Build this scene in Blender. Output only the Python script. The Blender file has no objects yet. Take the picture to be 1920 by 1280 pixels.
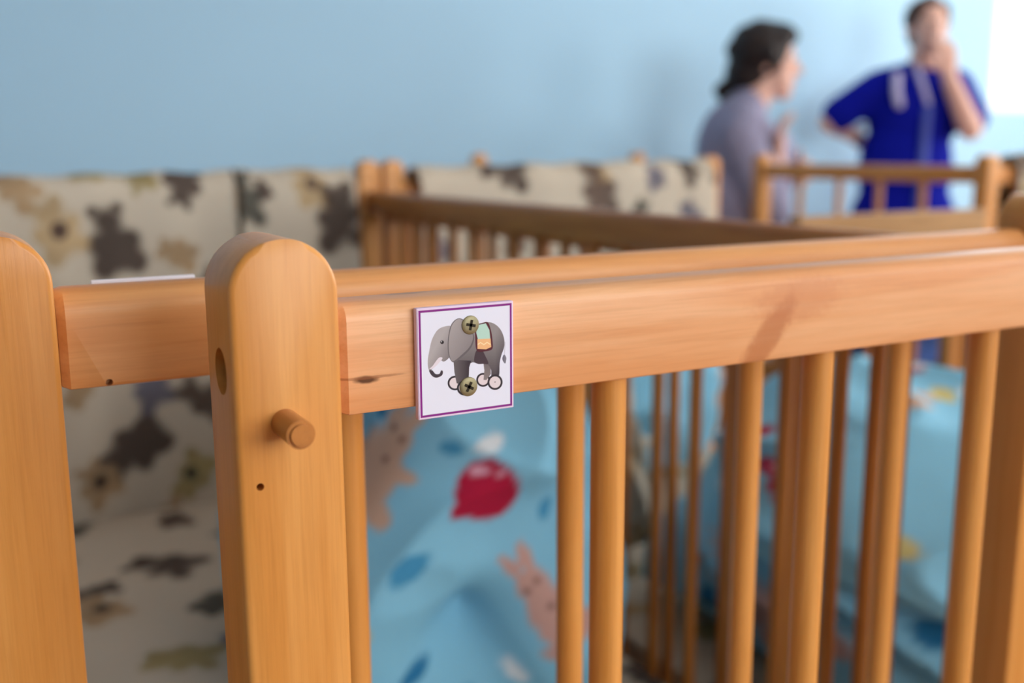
import bpy, bmesh, math, random
import numpy as np
from mathutils import Vector, Matrix, noise

random.seed(7)
scene = bpy.context.scene
COL = scene.collection
R = math.radians

# ------------------------------------------------------------------ camera, world, light, exposure
cam_d = bpy.data.cameras.new('camera')
cam = bpy.data.objects.new('camera', cam_d)
COL.objects.link(cam)
cam.location = (0, 0, 1.10)
cam.matrix_world = (Matrix.Translation((0, 0, 1.10)) @ Matrix.Rotation(R(-28.6), 4, 'Z')
                    @ Matrix.Rotation(R(90 - 10.47), 4, 'X') @ Matrix.Rotation(R(-0.3), 4, 'Z'))
cam_d.sensor_width = 36.0
cam_d.lens = 36.0
cam_d.clip_start = 0.02
cam_d.dof.use_dof = True
cam_d.dof.focus_distance = 0.372
cam_d.dof.aperture_fstop = 5.6
scene.camera = cam

world = bpy.data.worlds.new('world')
scene.world = world
world.use_nodes = True
bg = world.node_tree.nodes['Background']
bg.inputs[0].default_value = (0.85, 0.93, 1.0, 1)
bg.inputs[1].default_value = 2.2

def area(name, loc, rot, sx, sy, power, color=(1, 1, 1)):
    l = bpy.data.lights.new(name, 'AREA')
    l.shape = 'RECTANGLE'; l.size = sx; l.size_y = sy; l.energy = power; l.color = color
    o = bpy.data.objects.new(name, l); COL.objects.link(o)
    o.location = loc; o.rotation_euler = rot
    return o
# daylight standing in the window openings
area('daylight_right_a', (5.52, -1.7, 1.75), (0, R(90), 0), 1.6, 1.9, 50, (1.0, 0.98, 0.96))
area('daylight_right_b', (5.52, 1.15, 1.75), (0, R(90), 0), 1.6, 1.8, 80, (1.0, 0.985, 0.92))
area('daylight_front', (1.9, -3.52, 1.95), (R(90), 0, 0), 3.1, 1.5, 100, (1.0, 0.97, 0.93))
area('daylight_back', (4.72, 3.24, 1.93), (R(-90), 0, 0), 1.3, 1.3, 22, (0.95, 0.98, 1.0))

vs = scene.view_settings
vs.view_transform = 'Standard'; vs.look = 'None'; vs.gamma = 1.0; vs.use_curve_mapping = False
vs.exposure = 0.25
scene.cycles.use_denoising = True

# ------------------------------------------------------------------ helpers
def lin(c):
    return tuple(((v / 255) / 12.92 if v / 255 <= 0.04045 else ((v / 255 + 0.055) / 1.055) ** 2.4) for v in c)

def tag(o, label, cat, group=None):
    o['label'] = label; o['category'] = cat
    if group: o['group'] = group
    return o

def empty(name, loc, label=None, cat=None, group=None):
    o = bpy.data.objects.new(name, None); COL.objects.link(o); o.location = loc
    o.empty_display_size = 0.05
    if label: tag(o, label, cat, group)
    return o

def link_mesh(name, me, mat, parent=None, loc=(0, 0, 0), smooth=False):
    o = bpy.data.objects.new(name, me); COL.objects.link(o)
    if mat is not None:
        if not me.materials: me.materials.append(mat)
    place(o, parent, loc)
    if smooth:
        me.polygons.foreach_set('use_smooth', [True] * len(me.polygons))
    return o

def world_loc(o):
    v = Vector(o.location)
    return v + world_loc(o.parent) if o.parent else v

def place(o, parent, loc):
    if parent is not None:
        o.parent = parent
        o.location = Vector(loc) - world_loc(parent)
    else:
        o.location = loc

def obj(name, bm, mat, parent=None, smooth=False):
    """bmesh in world coordinates -> object whose origin is its own centre"""
    vs_ = [v.co for v in bm.verts]
    lo = Vector([min(v[i] for v in vs_) for i in range(3)]); hi = Vector([max(v[i] for v in vs_) for i in range(3)])
    c = (lo + hi) / 2
    bmesh.ops.translate(bm, verts=bm.verts, vec=-c)
    bmesh.ops.recalc_face_normals(bm, faces=bm.faces)
    me = bpy.data.meshes.new(name); bm.to_mesh(me); bm.free()
    return link_mesh(name, me, mat, parent, c, smooth)

def box_bm(x0, x1, y0, y1, z0, z1, bevel=0.0, seg=2, bm=None):
    bm = bm or bmesh.new()
    r = bmesh.ops.create_cube(bm, size=1)
    for v in r['verts']:
        v.co = Vector(((x0 + x1) / 2 + v.co.x * (x1 - x0), (y0 + y1) / 2 + v.co.y * (y1 - y0), (z0 + z1) / 2 + v.co.z * (z1 - z0)))
    if bevel:
        es = list({e for v in r['verts'] for e in v.link_edges})
        bmesh.ops.bevel(bm, geom=es, offset=bevel, segments=seg, affect='EDGES', profile=0.6)
    return bm

def cyl_bm(p0, p1, r0, r1=None, n=20, bevel=0.0, bm=None):
    bm = bm or bmesh.new()
    p0 = Vector(p0); p1 = Vector(p1); r1 = r0 if r1 is None else r1
    d = p1 - p0
    m = Matrix.Translation((p0 + p1) / 2) @ d.to_track_quat('Z', 'Y').to_matrix().to_4x4()
    r = bmesh.ops.create_cone(bm, cap_ends=True, segments=n, radius1=r0, radius2=r1, depth=d.length, matrix=m)
    if bevel:
        es = [e for e in {e for v in r['verts'] for e in v.link_edges} if any(len(f.verts) > 4 for f in e.link_faces)]
        bmesh.ops.bevel(bm, geom=es, offset=bevel, segments=2, affect='EDGES')
    return bm

def sharp_smooth(o, ang=35):
    me = o.data
    me.polygons.foreach_set('use_smooth', [True] * len(me.polygons))
    me.set_sharp_from_angle(angle=R(ang))
    return o

def eval_mesh(o, name):
    dg = bpy.context.evaluated_depsgraph_get(); dg.update()
    me = bpy.data.meshes.new_from_object(o.evaluated_get(dg)); me.name = name
    return me

# ------------------------------------------------------------------ materials
def new_mat(name):
    m = bpy.data.materials.new(name); m.use_nodes = True
    nt = m.node_tree; b = nt.nodes['Principled BSDF']
    return m, nt, b

def plain(name, rgb, rough=0.6, metallic=0.0, noise_amt=0.06, scale=40, bump=0.0, spec=0.4):
    m, nt, b = new_mat(name)
    tc = nt.nodes.new('ShaderNodeTexCoord'); nz = nt.nodes.new('ShaderNodeTexNoise')
    nz.inputs['Scale'].default_value = scale; nz.inputs['Detail'].default_value = 4
    nt.links.new(tc.outputs['Object'], nz.inputs['Vector'])
    mx = nt.nodes.new('ShaderNodeMix'); mx.data_type = 'RGBA'
    c = lin(rgb)
    mx.inputs['A'].default_value = (*[v * (1 - noise_amt) for v in c], 1)
    mx.inputs['B'].default_value = (*[min(1, v * (1 + noise_amt)) for v in c], 1)
    nt.links.new(nz.outputs['Fac'], mx.inputs['Factor'])
    nt.links.new(mx.outputs['Result'], b.inputs['Base Color'])
    b.inputs['Roughness'].default_value = rough; b.inputs['Metallic'].default_value = metallic
    b.inputs['Specular IOR Level'].default_value = spec
    if bump:
        bp = nt.nodes.new('ShaderNodeBump'); bp.inputs['Strength'].default_value = bump; bp.inputs['Distance'].default_value = 0.002
        nt.links.new(nz.outputs['Fac'], bp.inputs['Height']); nt.links.new(bp.outputs['Normal'], b.inputs['Normal'])
    return m

def wood(name, axis, light=(225, 159, 84), dark=(211, 141, 64), rough=0.36, spots=()):
    """varnished pine, grain stretched along the given local axis; spots = knots (centre, radii, strength, rgb)"""
    m, nt, b = new_mat(name)
    N, L = nt.nodes, nt.links
    tc = N.new('ShaderNodeTexCoord'); oi = N.new('ShaderNodeObjectInfo')
    off = N.new('ShaderNodeVectorMath'); off.operation = 'MULTIPLY_ADD'
    off.inputs[1].default_value = (1, 1, 1)
    sc_ = N.new('ShaderNodeVectorMath'); sc_.operation = 'SCALE'; sc_.inputs[0].default_value = (3.1, 5.7, 4.3)
    L.new(oi.outputs['Random'], sc_.inputs['Scale'])
    L.new(tc.outputs['Object'], off.inputs[0]); L.new(sc_.outputs[0], off.inputs[2])
    def streak(along, across, detail, dist):
        mp = N.new('ShaderNodeMapping')
        s = [across] * 3; s['xyz'.index(axis)] = along
        mp.inputs['Scale'].default_value = s
        L.new(off.outputs[0], mp.inputs['Vector'])
        n = N.new('ShaderNodeTexNoise'); n.inputs['Scale'].default_value = 1.0
        n.inputs['Detail'].default_value = detail; n.inputs['Distortion'].default_value = dist
        n.inputs['Roughness'].default_value = 0.6
        L.new(mp.outputs[0], n.inputs['Vector'])
        return n
    broad = streak(4, 60, 3, 0.4); fine = streak(22, 620, 3, 0.1)
    rp = N.new('ShaderNodeValToRGB')
    rp.color_ramp.elements[0].position = 0.36; rp.color_ramp.elements[0].color = (*lin(dark), 1)
    rp.color_ramp.elements[1].position = 0.62; rp.color_ramp.elements[1].color = (*lin(light), 1)
    L.new(broad.outputs['Fac'], rp.inputs['Fac'])
    rf = N.new('ShaderNodeValToRGB')
    rf.color_ramp.elements[0].position = 0.30; rf.color_ramp.elements[0].color = (0.86, 0.82, 0.76, 1)
    rf.color_ramp.elements[1].position = 0.55; rf.color_ramp.elements[1].color = (1, 1, 1, 1)
    L.new(fine.outputs['Fac'], rf.inputs['Fac'])
    mu = N.new('ShaderNodeMix'); mu.data_type = 'RGBA'; mu.blend_type = 'MULTIPLY'; mu.inputs['Factor'].default_value = 0.6
    L.new(rp.outputs[0], mu.inputs['A']); L.new(rf.outputs[0], mu.inputs['B'])
    out = mu.outputs['Result']
    for (c, rad, strength, rgb, shear) in spots:
        sub = N.new('ShaderNodeVectorMath'); sub.operation = 'SUBTRACT'; sub.inputs[1].default_value = c
        L.new(tc.outputs['Object'], sub.inputs[0])
        sp = N.new('ShaderNodeSeparateXYZ'); L.new(sub.outputs[0], sp.inputs[0])
        sh = N.new('ShaderNodeMath'); sh.operation = 'MULTIPLY_ADD'; sh.inputs[1].default_value = shear
        L.new(sp.outputs['Z'], sh.inputs[0]); L.new(sp.outputs['X'], sh.inputs[2])
        cb = N.new('ShaderNodeCombineXYZ'); L.new(sh.outputs[0], cb.inputs['X']); L.new(sp.outputs['Y'], cb.inputs['Y']); L.new(sp.outputs['Z'], cb.inputs['Z'])
        dv = N.new('ShaderNodeVectorMath'); dv.operation = 'DIVIDE'; dv.inputs[1].default_value = rad
        L.new(cb.outputs[0], dv.inputs[0])
        ln = N.new('ShaderNodeVectorMath'); ln.operation = 'LENGTH'; L.new(dv.outputs[0], ln.inputs[0])
        nz = N.new('ShaderNodeTexNoise'); nz.inputs['Scale'].default_value = 260; L.new(tc.outputs['Object'], nz.inputs['Vector'])
        ad = N.new('ShaderNodeMath'); ad.operation = 'MULTIPLY_ADD'; ad.inputs[1].default_value = 0.5
        L.new(nz.outputs['Fac'], ad.inputs[0]); L.new(ln.outputs['Value'], ad.inputs[2])
        mr = N.new('ShaderNodeMapRange'); mr.interpolation_type = 'SMOOTHSTEP'
        mr.inputs['From Min'].default_value = 0.75; mr.inputs['From Max'].default_value = 1.35
        mr.inputs['To Min'].default_value = strength; mr.inputs['To Max'].default_value = 0
        L.new(ad.outputs[0], mr.inputs['Value'])
        mk = N.new('ShaderNodeMix'); mk.data_type = 'RGBA'
        L.new(mr.outputs['Result'], mk.inputs['Factor']); L.new(out, mk.inputs['A']); mk.inputs['B'].default_value = (*lin(rgb), 1)
        out = mk.outputs['Result']
    L.new(out, b.inputs['Base Color'])
    b.inputs['Roughness'].default_value = rough
    b.inputs['Specular IOR Level'].default_value = 0.45
    bp = N.new('ShaderNodeBump'); bp.inputs['Strength'].default_value = 0.12; bp.inputs['Distance'].default_value = 0.0006
    L.new(fine.outputs['Fac'], bp.inputs['Height']); L.new(bp.outputs['Normal'], b.inputs['Normal'])
    return m

def painted(name, rough=0.85, weave=0.0, scale=900):
    """colour printed on the cloth or card (colour attribute) plus a weave relief"""
    m, nt, b = new_mat(name)
    at = nt.nodes.new('ShaderNodeAttribute'); at.attribute_name = 'print'
    nt.links.new(at.outputs['Color'], b.inputs['Base Color'])
    b.inputs['Roughness'].default_value = rough; b.inputs['Specular IOR Level'].default_value = 0.25
    if weave:
        tc = nt.nodes.new('ShaderNodeTexCoord'); nz = nt.nodes.new('ShaderNodeTexNoise'); nz.inputs['Scale'].default_value = scale
        nt.links.new(tc.outputs['Object'], nz.inputs['Vector'])
        bp = nt.nodes.new('ShaderNodeBump'); bp.inputs['Strength'].default_value = weave; bp.inputs['Distance'].default_value = 0.001
        nt.links.new(nz.outputs['Fac'], bp.inputs['Height']); nt.links.new(bp.outputs['Normal'], b.inputs['Normal'])
    return m

W = {a: wood('pine_' + a, a) for a in 'yz'}
W['x'] = wood('pale_pine_x', 'x', (230, 168, 108), (216, 147, 84), 0.42)
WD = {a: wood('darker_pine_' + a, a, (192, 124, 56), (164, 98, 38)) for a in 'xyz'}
MAT = dict(
    wall=None,
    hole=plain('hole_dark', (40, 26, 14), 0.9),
    card=plain('card_edge', (226, 205, 232), 0.5, noise_amt=0.02),
    white=plain('white_plastic', (232, 230, 240), 0.45, noise_amt=0.02),
    brass=plain('brass_screw', (148, 140, 108), 0.5, 0.55, 0.2, 900),
    brass_dark=plain('screw_recess', (44, 36, 20), 0.7, 0.2),
    cloth=painted('printed_cloth', 0.9, 0.25),
    card_print=painted('printed_card', 0.45),
    frame=plain('window_paint', (238, 240, 240), 0.4, noise_amt=0.02),
    skin=plain('skin', (226, 178, 160), 0.55, noise_amt=0.05, scale=20),
    hair_dark=plain('dark_brown_hair', (30, 17, 15), 0.6, noise_amt=0.35, scale=90, bump=0.6),
    hair_brown=plain('brown_hair', (74, 44, 32), 0.55, noise_amt=0.3, scale=90, bump=0.6),
    grey_knit=plain('lavender_grey_knit', (150, 146, 172), 0.95, noise_amt=0.08, scale=160, bump=0.5),
    royal=plain('royal_blue_cotton', (10, 20, 142), 0.9, noise_amt=0.1, scale=30, spec=0.1),
    royal_light=plain('mid_blue_placket', (76, 92, 178), 0.7),
    trim=plain('pale_lavender_trim', (190, 184, 220), 0.8),
    trouser=plain('dark_trousers', (40, 42, 58), 0.9),
    shoe=plain('shoe_leather', (30, 28, 28), 0.5),
    eye=plain('eye', (40, 28, 22), 0.2),
    lip=plain('lips', (190, 112, 106), 0.5),
    mattress=plain('mattress_ticking', (214, 200, 180), 0.9),
    blue=plain('plain_blue_cloth', (84, 116, 190), 0.9),
)

def glass_mat():
    m = bpy.data.materials.new('window_glass'); m.use_nodes = True
    nt = m.node_tree; nt.nodes.clear()
    o = nt.nodes.new('ShaderNodeOutputMaterial'); t = nt.nodes.new('ShaderNodeBsdfTransparent'); g = nt.nodes.new('ShaderNodeBsdfGlossy')
    g.inputs['Roughness'].default_value = 0.03
    mx = nt.nodes.new('ShaderNodeMixShader')
    mx.inputs[0].default_value = 0.06; nt.links.new(t.outputs[0], mx.inputs[1]); nt.links.new(g.outputs[0], mx.inputs[2]); nt.links.new(mx.outputs[0], o.inputs[0])
    return m
MAT['glass'] = glass_mat()

def wall_paint(name, rgb):
    m, nt, b = new_mat(name)
    tc = nt.nodes.new('ShaderNodeTexCoord')
    n1 = nt.nodes.new('ShaderNodeTexNoise'); n1.inputs['Scale'].default_value = 0.9; n1.inputs['Detail'].default_value = 3
    n2 = nt.nodes.new('ShaderNodeTexNoise'); n2.inputs['Scale'].default_value = 180
    for n in (n1, n2): nt.links.new(tc.outputs['Object'], n.inputs['Vector'])
    mx = nt.nodes.new('ShaderNodeMix'); mx.data_type = 'RGBA'; c = lin(rgb)
    mx.inputs['A'].default_value = (*[v * 0.95 for v in c], 1); mx.inputs['B'].default_value = (*[min(1, v * 1.05) for v in c], 1)
    nt.links.new(n1.outputs['Fac'], mx.inputs['Factor']); nt.links.new(mx.outputs['Result'], b.inputs['Base Color'])
    bp = nt.nodes.new('ShaderNodeBump'); bp.inputs['Strength'].default_value = 0.15; bp.inputs['Distance'].default_value = 0.002
    nt.links.new(n2.outputs['Fac'], bp.inputs['Height']); nt.links.new(bp.outputs['Normal'], b.inputs['Normal'])
    b.inputs['Roughness'].default_value = 0.55
    return m
MAT['wall'] = wall_paint('pale_blue_wall_paint', (164, 204, 230))
MAT['ceiling'] = wall_paint('white_ceiling_paint', (236, 236, 232))

# ------------------------------------------------------------------ room shell
X0, X1, Y0, Y1, ZH = -3.6, 5.4, -3.4, 3.1, 2.9
def structure(name, bm, mat, parent=None):
    o = obj(name, bm, mat, parent)
    if parent is None: o['kind'] = 'structure'
    return o

# floor of boards
floor = structure('floor', box_bm(X0, X1, Y0, Y1, -0.12, -0.02), WD['x'])
bw = 0.19; n = int((Y1 - Y0) / bw)
bme = None
for i in range(n):
    y = Y0 + bw * (i + 0.5)
    if bme is None:
        o = obj('floor_board', box_bm(X0, X1, y - bw / 2 + 0.0015, y + bw / 2 - 0.0015, -0.02, 0.0, 0.0015, 1), WD['x'], floor); bme = o.data
    else:
        o = bpy.data.objects.new('floor_board', bme); COL.objects.link(o); place(o, floor, ((X0 + X1) / 2, y, -0.01))
structure('ceiling', box_bm(X0, X1, Y0, Y1, ZH, ZH + 0.1), MAT['ceiling'])
structure('wall_left', box_bm(X0 - 0.12, X0, Y0, Y1, 0, ZH), MAT['wall'])

def wall_with_openings(name, along, u0, u1, w0, w1, openings):
    """wall slab split round its window openings; along = 'x' or 'y'; w = thickness range"""
    bm = bmesh.new()
    us = sorted({u0, u1, *[v for o in openings for v in o[:2]]})
    for a, b_ in zip(us[:-1], us[1:]):
        cuts = [o for o in openings if o[0] <= a and o[1] >= b_]
        spans = [(0, ZH)] if not cuts else [(0, cuts[0][2]), (cuts[0][3], ZH)]
        for z0, z1 in spans:
            if along == 'x': box_bm(a, b_, w0, w1, z0, z1, bm=bm)
            else: box_bm(w0, w1, a, b_, z0, z1, bm=bm)
    return structure(name, bm, MAT['wall'])

def window(idx, along, u0, u1, w, z0, z1, mull, bar):
    """frame, mullions and panes standing in the opening; w = position of the glass"""
    def bx(a0, a1, c0, c1, d):
        return box_bm(a0, a1, w - d, w + d, c0, c1, 0.004, 1) if along == 'x' else box_bm(w - d, w + d, a0, a1, c0, c1, 0.004, 1)
    t = 0.06
    root = obj('window_%d' % idx, bx(u0, u1, z0 - 0.03, z0 + t, 0.05), MAT['frame']); root['kind'] = 'structure'
    obj('window_frame', bx(u0, u1, z1 - t, z1, 0.035), MAT['frame'], root)
    obj('window_frame', bx(u0, u0 + t, z0 + t, z1 - t, 0.035), MAT['frame'], root)
    obj('window_frame', bx(u1 - t, u1, z0 + t, z1 - t, 0.035), MAT['frame'], root)
    us = [u0 + t] + [u0 + t + (u1 - u0 - 2 * t) * (k + 1) / (mull + 1) for k in range(mull)] + [u1 - t]
    for u in us[1:-1]: obj('mullion', bx(u - 0.025, u + 0.025, z0 + t, z1 - t, 0.03), MAT['frame'], root)
    zb = z0 + bar * (z1 - z0)
    for a, b_ in zip(us[:-1], us[1:]):
        obj('transom', bx(a + 0.025, b_ - 0.025, zb - 0.025, zb + 0.025, 0.028), MAT['frame'], root)
        obj('pane', bx(a, b_, z0 + t, zb, 0.003), MAT['glass'], root)
        obj('pane', bx(a, b_, zb, z1 - t, 0.003), MAT['glass'], root)
    return root

wall_with_openings('wall_back', 'x', X0, X1, Y1, Y1 + 0.12, [(4.13, 5.3, 1.27, 2.6)])
window(1, 'x', 4.13, 5.3, Y1 + 0.06, 1.27, 2.6, 1, 0.27)
wall_with_openings('wall_right', 'y', Y0, Y1, X1, X1 + 0.12, [(-2.65, -0.75, 0.9, 2.6), (0.2, 2.1, 0.9, 2.6)])
window(2, 'y', -2.65, -0.75, X1 + 0.06, 0.9, 2.6, 1, 0.7)
window(3, 'y', 0.2, 2.1, X1 + 0.06, 0.9, 2.6, 1, 0.7)
wall_with_openings('wall_front', 'x', X0, X1, Y0 - 0.12, Y0, [(0.3, 3.5, 1.1, 2.75)])
window(4, 'x', 0.3, 3.5, Y0 - 0.06, 1.1, 2.75, 3, 0.7)
structure('baseboard_back', box_bm(X0, X1, Y1 - 0.018, Y1, 0, 0.09, 0.004, 1), MAT['frame'])
structure('baseboard_left', box_bm(X0, X0 + 0.018, Y0, Y1 - 0.018, 0, 0.09, 0.004, 1), MAT['frame'])

# ------------------------------------------------------------------ printed cloth patterns
BEIGE = np.array(lin((198, 186, 168)))
def ell(P, c, rx, ry, rot=0.0):
    d = P - np.array(c)
    cs, sn = math.cos(rot), math.sin(rot)
    x = d[..., 0] * cs + d[..., 1] * sn; y = -d[..., 0] * sn + d[..., 1] * cs
    return np.sqrt((x / rx) ** 2 + (y / ry) ** 2)

def wobble(P, f, seed):
    """cheap smooth 2-D noise"""
    rs = np.random.RandomState(seed); v = np.zeros(P.shape[:-1])
    for k in range(6):
        a = rs.uniform(0, 6.28); fr = f * rs.uniform(0.6, 1.9); ph = rs.uniform(0, 6.28)
        v += np.sin((P[..., 0] * math.cos(a) + P[..., 1] * math.sin(a)) * fr + ph)
    return v / 6

def bear(P, col, c, size, rot, rgb, face=None):
    """little printed bear: body, head, ears, four limbs; size = body radius in metres"""
    w = wobble(P, 1.3 / size, int(abs(c[0]) * 9999) % 1000) * 0.42
    size = size * 1.2
    cs, sn = math.cos(rot), math.sin(rot)
    def at(x, y): return (c[0] + (x * cs - y * sn) * size, c[1] + (x * sn + y * cs) * size)
    m = np.minimum.reduce([ell(P, at(0, 0), size * .95, size * 1.05, rot), ell(P, at(0, 1.05), size * .72, size * .62, rot),
                           ell(P, at(-.5, 1.5), size * .3, size * .3), ell(P, at(.5, 1.5), size * .3, size * .3),
                           ell(P, at(-.62, -.75), size * .48, size * .6, rot - .5), ell(P, at(.62, -.75), size * .48, size * .6, rot + .5),
                           ell(P, at(-.6, .2), size * .5, size * .55, rot + .8), ell(P, at(.6, .2), size * .5, size * .55, rot - .8)])
    k = np.clip((1.2 - (m + w)) / 0.5, 0, 1)[..., None] * 0.92
    shade = (1 + 0.3 * wobble(P, 1.6 / size, 5))[..., None]
    col[:] = col * (1 - k) + np.array(lin(rgb)) * shade * k
    if face:
        kf = np.clip((1.1 - ell(P, at(0.1, .2), size * .4, size * .45)) / 0.3, 0, 1)[..., None]
        col[:] = col * (1 - kf) + np.array(lin(face)) * kf

DK, DK2, TAN, TAN2, OLV, GRB, GRN = (62, 48, 44), (84, 66, 58), (160, 132, 98), (176, 150, 112), (150, 134, 88), (98, 96, 112), (66, 66, 60)

def bear_field(P, seed, spacing=0.135, skip=()):
    """background scatter of bears on a jittered grid; P in metres on the cloth"""
    col = np.tile(BEIGE, P.shape[:-1] + (1,)) * (1 + 0.05 * wobble(P, 30, seed + 1))[..., None]
    rs = np.random.RandomState(seed)
    x0, y0 = P[..., 0].min(), P[..., 1].min(); x1, y1 = P[..., 0].max(), P[..., 1].max()
    j = 0; y = y0 + 0.03
    while y < y1:
        x = x0 + (0.03 if j % 2 else 0.03 + spacing / 2)
        while x < x1:
            c = (x + rs.uniform(-.02, .02), y + rs.uniform(-.02, .02))
            rgb = [DK, TAN, GRB, DK2, OLV, GRN, TAN2][rs.randint(7)]
            size = rs.uniform(.014, .021); rot = rs.uniform(-3, 3); f = DK if rgb in (TAN, TAN2, OLV) and rs.rand() < .6 else None
            if not any(abs(c[0] - s[0]) < s[2] and abs(c[1] - s[1]) < s[2] for s in skip):
                bear(P, col, c, size, rot, rgb, f)
            x += spacing
        y += spacing * 0.8; j += 1
    return col

def grid_mesh(name, P, col, closed_u=False):
    """P: (nv, nu, 3) points -> mesh with the colour attribute 'print'"""
    nv, nu = P.shape[:2]
    idx = np.arange(nv * nu).reshape(nv, nu)
    if closed_u:
        a = idx[:-1, :]; b_ = np.roll(idx, -1, axis=1)[:-1, :]; c = np.roll(idx, -1, axis=1)[1:, :]; d = idx[1:, :]
    else:
        a, b_, c, d = idx[:-1, :-1], idx[:-1, 1:], idx[1:, 1:], idx[1:, :-1]
    q = np.stack([a, b_, c, d], -1).reshape(-1, 4)
    me = bpy.data.meshes.new(name)
    me.vertices.add(nv * nu); me.vertices.foreach_set('co', P.reshape(-1).astype(np.float32))
    me.loops.add(q.size); me.loops.foreach_set('vertex_index', q.reshape(-1).astype(np.int32))
    me.polygons.add(len(q)); me.polygons.foreach_set('loop_start', np.arange(0, q.size, 4, dtype=np.int32))
    me.update(calc_edges=True); me.validate()
    at = me.color_attributes.new('print', 'FLOAT_COLOR', 'POINT')
    rgba = np.ones((nv * nu, 4), np.float32); rgba[:, :3] = np.clip(col.reshape(-1, 3), 0, 1)
    at.data.foreach_set('color', rgba.reshape(-1))
    me.polygons.foreach_set('use_smooth', [True] * len(me.polygons))
    return me

def centre(P):
    c = (P.reshape(-1, 3).min(0) + P.reshape(-1, 3).max(0)) / 2
    return P - c, tuple(c)

def blanket(name, x0, x1, yf, yb, ztop, zlow_f, zlow_b, motifs, seed, label, group=None, nu=150, nv=230, slope=0.0, wave=0.006, axis='x'):
    """blanket folded over a rail: hangs down in front to zlow_f and behind to zlow_b"""
    r = (yb - yf) / 2
    Lf, La, Lb = ztop - r - zlow_f, math.pi * r, ztop - r - zlow_b
    s = np.linspace(0, Lf + La + Lb, nv); u = np.linspace(x0, x1, nu)
    U, S = np.meshgrid(u, s)
    y = np.where(S < Lf, yf, np.where(S < Lf + La, (yf + yb) / 2 - r * np.cos((S - Lf) / r), yb))
    z = np.where(S < Lf, zlow_f + S, np.where(S < Lf + La, ztop - r + r * np.sin((S - Lf) / r), ztop - r - (S - Lf - La)))
    amp = wave * np.clip((ztop - z) / 0.15, 0.1, 1)
    side = np.where(S < Lf + La / 2, -1, 1)
    wv = np.sin(U * 38 + seed) * 0.5 + np.sin(U * 71 + seed * 2 + z * 6) * 0.3 + np.sin(U * 17 - z * 9) * 0.5
    y = y + side * amp * (wv + 1.1)
    z = z + slope * (U - x0) + 0.002 * np.sin(U * 60 + seed)
    Pc = np.stack([U, S + zlow_f], -1)
    col = bear_field(Pc, seed, skip=[(m[0], m[1], m[2] * 2.6) for m in motifs])
    for m in motifs: bear(Pc, col, (m[0], m[1]), m[2], m[3], m[4], m[5] if len(m) > 5 else None)
    P = np.stack([U, y, z], -1) if axis == 'x' else np.stack([y, U, z], -1)
    P, c = centre(P)
    o = link_mesh(name, grid_mesh(name, P, col), MAT['cloth'], None, c)
    sd = o.modifiers.new('thickness', 'SOLIDIFY'); sd.thickness = 0.006; sd.offset = 0
    return tag(o, label, 'blanket', group)

# ------------------------------------------------------------------ cribs
PW = 0.0365      # post section
def post_bm(x0, y0, top, w=PW, d=PW, arch='x', z0=0.0, cham=0.0022):
    """square post with a half-round top; the arch runs across the given axis"""
    prof = []
    r = w / 2
    prof.append((-r, z0)); prof.append((r, z0))
    for k in range(0, 25):
        a = math.pi * k / 24
        prof.append((r * math.cos(a), top - r + r * math.sin(a)))
    bm = bmesh.new()
    vs_ = [bm.verts.new((p[0], -d / 2, p[1])) for p in prof]
    f = bm.faces.new(vs_)
    ex = bmesh.ops.extrude_face_region(bm, geom=[f])
    bmesh.ops.translate(bm, verts=[g for g in ex['geom'] if isinstance(g, bmesh.types.BMVert)], vec=(0, d, 0))
    bmesh.ops.recalc_face_normals(bm, faces=bm.faces)
    ed = [e for e in bm.edges if all(abs(abs(v.co.y) - d / 2) < 1e-6 for v in e.verts) and abs(e.verts[0].co.y - e.verts[1].co.y) < 1e-6 and min(v.co.z for v in e.verts) < top - 2 * r + r * 1.9
          and not (abs(e.verts[0].co.z - z0) < 1e-6 and abs(e.verts[1].co.z - z0) < 1e-6)]
    bmesh.ops.bevel(bm, geom=ed, offset=cham, segments=3, affect='EDGES', profile=0.5)
    if arch == 'y':
        bmesh.ops.rotate(bm, verts=bm.verts, cent=(0, 0, 0), matrix=Matrix.Rotation(R(90), 3, 'Z'))
    bmesh.ops.translate(bm, verts=bm.verts, vec=(x0 + w / 2, y0 + d / 2, 0))
    return bm

def add_post(parent, x0, y0, top, mat=None, arch='x'):
    o = obj('post', post_bm(x0, y0, top, arch=arch), mat or W['z'], parent)
    return sharp_smooth(o, 32)

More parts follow.
